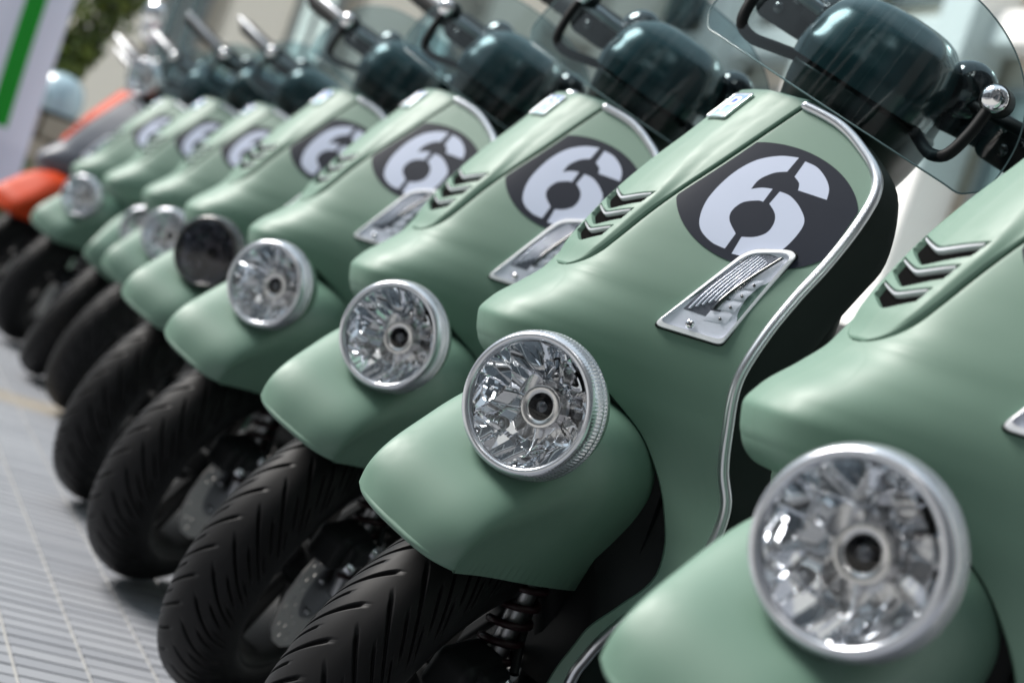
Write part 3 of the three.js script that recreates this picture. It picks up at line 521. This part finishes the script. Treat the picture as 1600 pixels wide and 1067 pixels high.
// ---------------------------------------------------------------- ground
const GROUND_Y = -.012;
struct('ground', new THREE.PlaneGeometry(240, 240).rotateX(-Math.PI / 2).translate(0, -.03, 0), std([.33, .34, .36], .8));
const paver = [0, 1, 2, 3, 4].map(k => std([.205 + .008 * k, .214 + .008 * k, .236 + .008 * k], .7, 0, { roughnessMap: roughTex, bumpMap: fineTex, bumpScale: .0008 }));
const mortar = struct('paving', new THREE.PlaneGeometry(14, 12).rotateX(-Math.PI / 2).translate(-3, -.0045, 0), std([.34, .335, .32], .9, 0, { bumpMap: fineTex, bumpScale: .002 }));
{
  const BW = .105, BL = .043, GAPX = .0028, GAPZ = .006;
  const brickGeo = () => { const w = BL - GAPX, d = BW - GAPZ, b = .002, s = new THREE.Shape(); s.moveTo(-w / 2, 0); s.lineTo(-w / 2 + b, .0045); s.lineTo(w / 2 - b, .0045); s.lineTo(w / 2, 0); return merge([new THREE.ExtrudeGeometry(s, { depth: d, bevelEnabled: false }).translate(0, -.0045, -d / 2)]); };
  const bg = brickGeo(), far = [[], [], [], [], []], band = []; let cnt = 0;
  const darkM = std([.145, .15, .16], .9), strips = [];
  for (let c = -26; c < 12; c++) {
    const z = .0435 + c * BW, off = rnd() * BL;
    strips.push(new THREE.PlaneGeometry(14, BW - GAPZ).rotateX(-Math.PI / 2).translate(-3, -.0035, z));
    for (let x = -9.9 + off; x < 3; x += BL) {
      const near = x > -2.6 && x < -.25 && z > -.1 && z < .42 && cnt < 296, k = Math.floor(rnd() * 5), dy = -(rnd() * .0008), tilt = (rnd() - .5) * .006;
      if (near) { const m = mesh(cnt ? `brick_${String(cnt).padStart(3, '0')}` : 'brick', bg, paver[k], mortar); m.position.set(x, dy, z); m.rotation.z = tilt; cnt++; }
      else if (x > -2.92 && x < -2.72) band.push(bg.clone().translate(x, dy, z)); else if (x > -7 || Math.abs(z) < 1) far[k].push(bg.clone().translate(x, dy, z));
    }
  }
  mesh('joint', merge(strips), darkM, mortar).userData = { kind: 'stuff' };
  mesh('bricks', merge(band), std([.26, .235, .20], .75, 0, { roughnessMap: roughTex }), mortar).userData = { kind: 'stuff', label: 'band of beige pavers across the grey paving' };
  far.forEach((l, k) => { if (l.length) mesh('bricks', merge(l), paver[k], mortar).userData = { kind: 'stuff' }; });
}


// ---------------------------------------------------------------- the other scooters beyond the green row
const roundMirror = s => ({ stem: capsuleTube([[s * .13, 1.06, HZ - .01], [s * .17, 1.13, HZ - .02], [s * .23, 1.20, HZ - .04]], .0055, 20, 8), back: latheZ([[0, .022], [.03, .019], [.048, .008], [.052, -.004], [.049, -.008]], 28).translate(s * .25, 1.225, HZ - .03), glass: new THREE.CircleGeometry(.049, 28).rotateY(Math.PI).translate(s * .25, 1.225, HZ - .037) });
function variant(name, label, x, z, yaw, paints, opts = {}) {
  const o = proto.clone(); o.name = numbered(name); scene.add(o); o.position.set(x, 0, z); o.rotation.y = yaw; o.userData = { label, category: 'scooter' };
  const kill = []; o.traverse(c => {
    if (c.name in paints && c.isMesh) c.material = paints[c.name];
    if (opts.drop?.includes(c.name)) kill.push(c);
  }); kill.forEach(c => c.parent.remove(c));
  if (opts.headlightUp) { const h = o.children.find(c => c.name === 'headlight'); h.quaternion.copy(steerQ); h.position.copy(V(0, 1.055, HZ + .165).applyQuaternion(steerQ).add(headP)); h.children.find(c => c.name === 'bucket').material = M.chrome; }
  if (opts.mirrors) for (const s of [-1, 1]) { const g = roundMirror(s), m = headed(mesh('rear_mirror', g.back, M.chrome, o)); mesh('stem', g.stem, M.chrome, m); mesh('mirror_glass', g.glass, M.mirror, m); }
  return o;
}
const orange = phys([.46, .040, .004], .5, 0, { specularIntensity: .5 }), slate = phys([.075, .085, .11], .42), red = phys([.55, .02, .02], .3, 0, { clearcoat: .8 });
variant('scooter', 'orange scooter with a dark slate grey front shield and a round headlight on its handlebar', -4.70, .0, 0.05, { leg_shield: slate, horn_cover: orange, front_fender: orange, rear_body: orange, floorboard: slate }, { drop: ['badge', 'number_roundel', 'windscreen', 'screen_bracket', 'cowl'], headlightUp: true, mirrors: true });
variant('scooter', 'red scooter with chrome mirrors at the far end, behind the orange scooter', -5.35, -.10, .05, { leg_shield: red, horn_cover: red, front_fender: red, rear_body: red, floorboard: red }, { drop: ['badge', 'number_roundel', 'windscreen', 'screen_bracket', 'cowl', 'shield_trim'], headlightUp: true, mirrors: true });

// ---------------------------------------------------------------- banner
{
  const bt = canvasTex(512, 1024, (c, w, h) => { c.fillStyle = '#d9dde8'; c.fillRect(0, 0, w, h); c.fillStyle = '#00a32c'; c.fillRect(w * .185, 0, w * .14, h * .845); c.fillStyle = '#d2d6e2'; c.fillRect(0, h * .88, w, h * .12); });
  const b = thing('banner', 'white vertical banner with a broad green stripe at the left edge', 'banner', [-6.35, 0, .58]);
  const cloth = (k) => grid(40, 60, (u, v) => { const y = lerp(.40, 2.35, v), z = -.66 + u * .64 ; return [.03 * Math.sin(u * 7 + v * 2) * (1 - u) - k, y, z + .03 * Math.sin(v * 3.0)]; }, k > 0);
  mesh('cloth', merge([cloth(0), cloth(.0015)]), phys([1, 1, 1], .95, 0, { map: bt, transmission: .45, thickness: 0 }), b);
  mesh('pole', merge([capsuleTube([[0, .02, .0], [0, 2.45, .0]], .014, 8, 12), latheZ([[0, 0], [.01, 0]], 6)]), M.satin, b);
  mesh('foot', lathe([[0, .05], [.10, .045], [.19, .02], [.2, 0], [0, 0]], 28), M.dullMetal, b);
}
// ---------------------------------------------------------------- planter with shrubs
const leafM = [[.10, .15, .02], [.16, .21, .03], [.05, .09, .02]].map(c => phys(c, .7, 0, { transmission: .25, thickness: 0 }));
function foliage(blobs, n, size) {
  const out = [[], [], []];
  for (let i = 0; i < n; i++) {
    const b = blobs[Math.floor(rnd() * blobs.length)], th = rnd() * 6.283, ph = Math.acos(rnd() * 2 - 1), r = b[3] * (.35 + .65 * Math.sqrt(rnd())) * (.8 + .35 * rnd());
    const g = new THREE.CircleGeometry(size * (.6 + rnd() * .8), 5); g.scale(.55, 1, 1); g.rotateX(rnd() * 6.28); g.rotateY(rnd() * 6.28);
    g.translate(b[0] + r * Math.sin(ph) * Math.cos(th), b[1] + r * Math.cos(ph), b[2] + r * Math.sin(ph) * Math.sin(th)); out[Math.floor(rnd() * 3)].push(g);
  }
  return out.map(merge);
}
{
  const p = thing('planter', 'low planter of rough beige stones behind the white banner', 'planter', [-7.7, 0, -.36]);
  const st = [0, 1, 2].map(k => std([.38 + .06 * k, .34 + .05 * k, .28 + .04 * k], .9, 0, { bumpMap: fineTex, bumpScale: .004 }));
  for (let r = 0; r < 6; r++) for (let c = 0; c < 5; c++) { const z = -.38 + c * .19 + (r % 2) * .08, m = mesh('stone', rbox(.16, .135, .175, .02, 2), st[(r * 2 + c) % 3], p); m.position.set(.28 + rnd() * .012, .075 + r * .142, z); }
  mesh('core', rbox(.56, .84, 1.0, .02).translate(-.02, .42, .02), st[0], p); mesh('soil', rbox(.5, .03, .9, .01).translate(-.02, .86, .02), std([.03, .022, .015], .95), p);
  const sh = thing('shrub', 'yellow green shrub growing in the stone planter', 'shrub', [-7.75, .87, -.33]);
  foliage([[0, .68, .0, .22], [.05, .80, -.05, .2], [.05, .28, .12, .16], [0, .42, .05, .14]], 1300, .035).forEach(g => mesh('foliage', g, leafM[0], sh)); sh.children.forEach((c, i) => c.material = leafM[i]);
  mesh('stem', merge([capsuleTube([[0, 0, 0], [.02, .3, .02], [0, .65, 0]], .014), capsuleTube([[.02, .3, .02], [.05, .4, .08]], .009)]), std([.08, .05, .03], .8), sh);
  const s2 = thing('shrub', 'low green bush on the ground in front of the stone planter', 'shrub', [-7.1, 0, -.02]);
  foliage([[0, .50, 0, .17], [0, .34, .06, .2], [.0, .2, -.05, .2]], 800, .035).forEach((g, i) => mesh('foliage', g, leafM[i], s2));
  mesh('stem', capsuleTube([[0, 0, 0], [.01, .2, 0], [0, .45, 0]], .012), std([.08, .05, .03], .8), s2);
  const he = thing('helmet', 'pale blue helmet resting on the rim of the stone planter', 'helmet', [-7.45, .865, -.24]);
  mesh('shell', lathe([[.118, 0], [.135, .05], [.136, .10], [.118, .17], [.07, .215], [0, .228]], 36), phys([.38, .52, .60], .25, 0, { clearcoat: 1 }), he); mesh('rim', new THREE.TorusGeometry(.119, .006, 8, 36).rotateX(Math.PI / 2).translate(0, .004, 0), M.black, he);
}
// ---------------------------------------------------------------- buildings
const stoneA = std([.80, .74, .645], .85, 0, { roughnessMap: roughTex }), stoneB = std([.82, .82, .80], .8), frameM = std([.30, .33, .34], .4, .6), paneM = phys([.55, .68, .69], .08, .8, { clearcoat: 1 }), paneDark = phys([.05, .06, .07], .06, .3, { clearcoat: 1 });
function building(name, label, pos, turn, len, hgt, bays, o = {}) {           // facade along local x, facing local +z
  const b = thing(name, label, 'building', pos, turn), wm = o.wall || stoneA, cm = o.col || stoneB, pm = o.pane || paneM, W = len / bays, floors = o.floors || 2, fh = hgt / floors;
  const wallParts = [new THREE.BoxGeometry(len, hgt, 4).translate(0, hgt / 2, -2.3)];
  mesh('wall', merge(wallParts), wm, b); mesh('cornice', rbox(len + .3, .35, .7, .05).translate(0, hgt + .1, -.1), cm, b); mesh('plinth', rbox(len, .35, .3, .03).translate(0, .175, -.12), cm, b);
  for (let i = 0; i <= bays; i++) mesh('column', rbox(o.cw || .5, hgt - .1, .45, .05).translate(-len / 2 + i * W, (hgt - .1) / 2 + .05, .02), cm, b);
  for (let f = 0; f < floors; f++) { if (f) mesh('band', rbox(len, .3, .3, .03).translate(0, f * fh, -.1), cm, b);
    for (let i = 0; i < bays; i++) {
      const w = W - (o.cw || .5) - .3, h = fh - (f ? 1.1 : .9), y0 = f * fh + .45, x = -len / 2 + (i + .5) * W;
      const fr = mesh('window', merge([rbox(w + .12, .08, .1, .01).translate(x, y0, -.26), rbox(w + .12, .08, .1, .01).translate(x, y0 + h, -.26), rbox(.08, h, .1, .01).translate(x - w / 2, y0 + h / 2, -.26), rbox(.08, h, .1, .01).translate(x + w / 2, y0 + h / 2, -.26), rbox(.05, h, .08, .01).translate(x, y0 + h / 2, -.26)]), frameM, b);
      for (const s of [-1, 1]) mesh('pane', rbox(w / 2 - .06, h - .06, .03, .004).translate(x + s * w / 4, y0 + h / 2, -.275), pm, fr);
    } }
  return b;
}
building('shop_building', 'pale stone shop front with tall glass windows behind the scooters', [-5.5, 0, -7.2], 0, 21, 8.4, 10);
building('corner_building', 'beige building with stone columns closing the far end of the row', [-15.2, 0, -4.6], Math.PI / 2, 6.6, 8, 5, { wall: stoneA, col: stoneA, cw: .62 });
building('far_building', 'whitish building far beyond the banner and the shrubs', [-26, 0, 4], Math.PI / 2, 16, 7, 7, { wall: stoneB, col: stoneB });
building('street_building', 'grey building across the street, mirrored in the headlights', [-2, 0, 19], Math.PI, 40, 6.4, 14, { wall: std([.36, .37, .39], .85), col: std([.5, .5, .5], .85), pane: paneDark, floors: 2 });
building('end_building', 'dark grey building past the near end of the row, behind the viewer', [3.9, 0, 3], -Math.PI / 2, 24, 12, 8, { wall: std([.10, .10, .105], .85), col: std([.15, .15, .155], .85), pane: paneDark, floors: 4 });
struct('road', new THREE.PlaneGeometry(90, 8).rotateX(-Math.PI / 2).translate(-5, -.02, 9), std([.06, .06, .065], .8, 0, { roughnessMap: roughTex, bumpMap: fineTex, bumpScale: .004 }));
struct('kerb', rbox(90, .14, .16, .02).translate(-5, -.05, 4.95), std([.34, .34, .34], .85));

renderer.render(scene, camera);
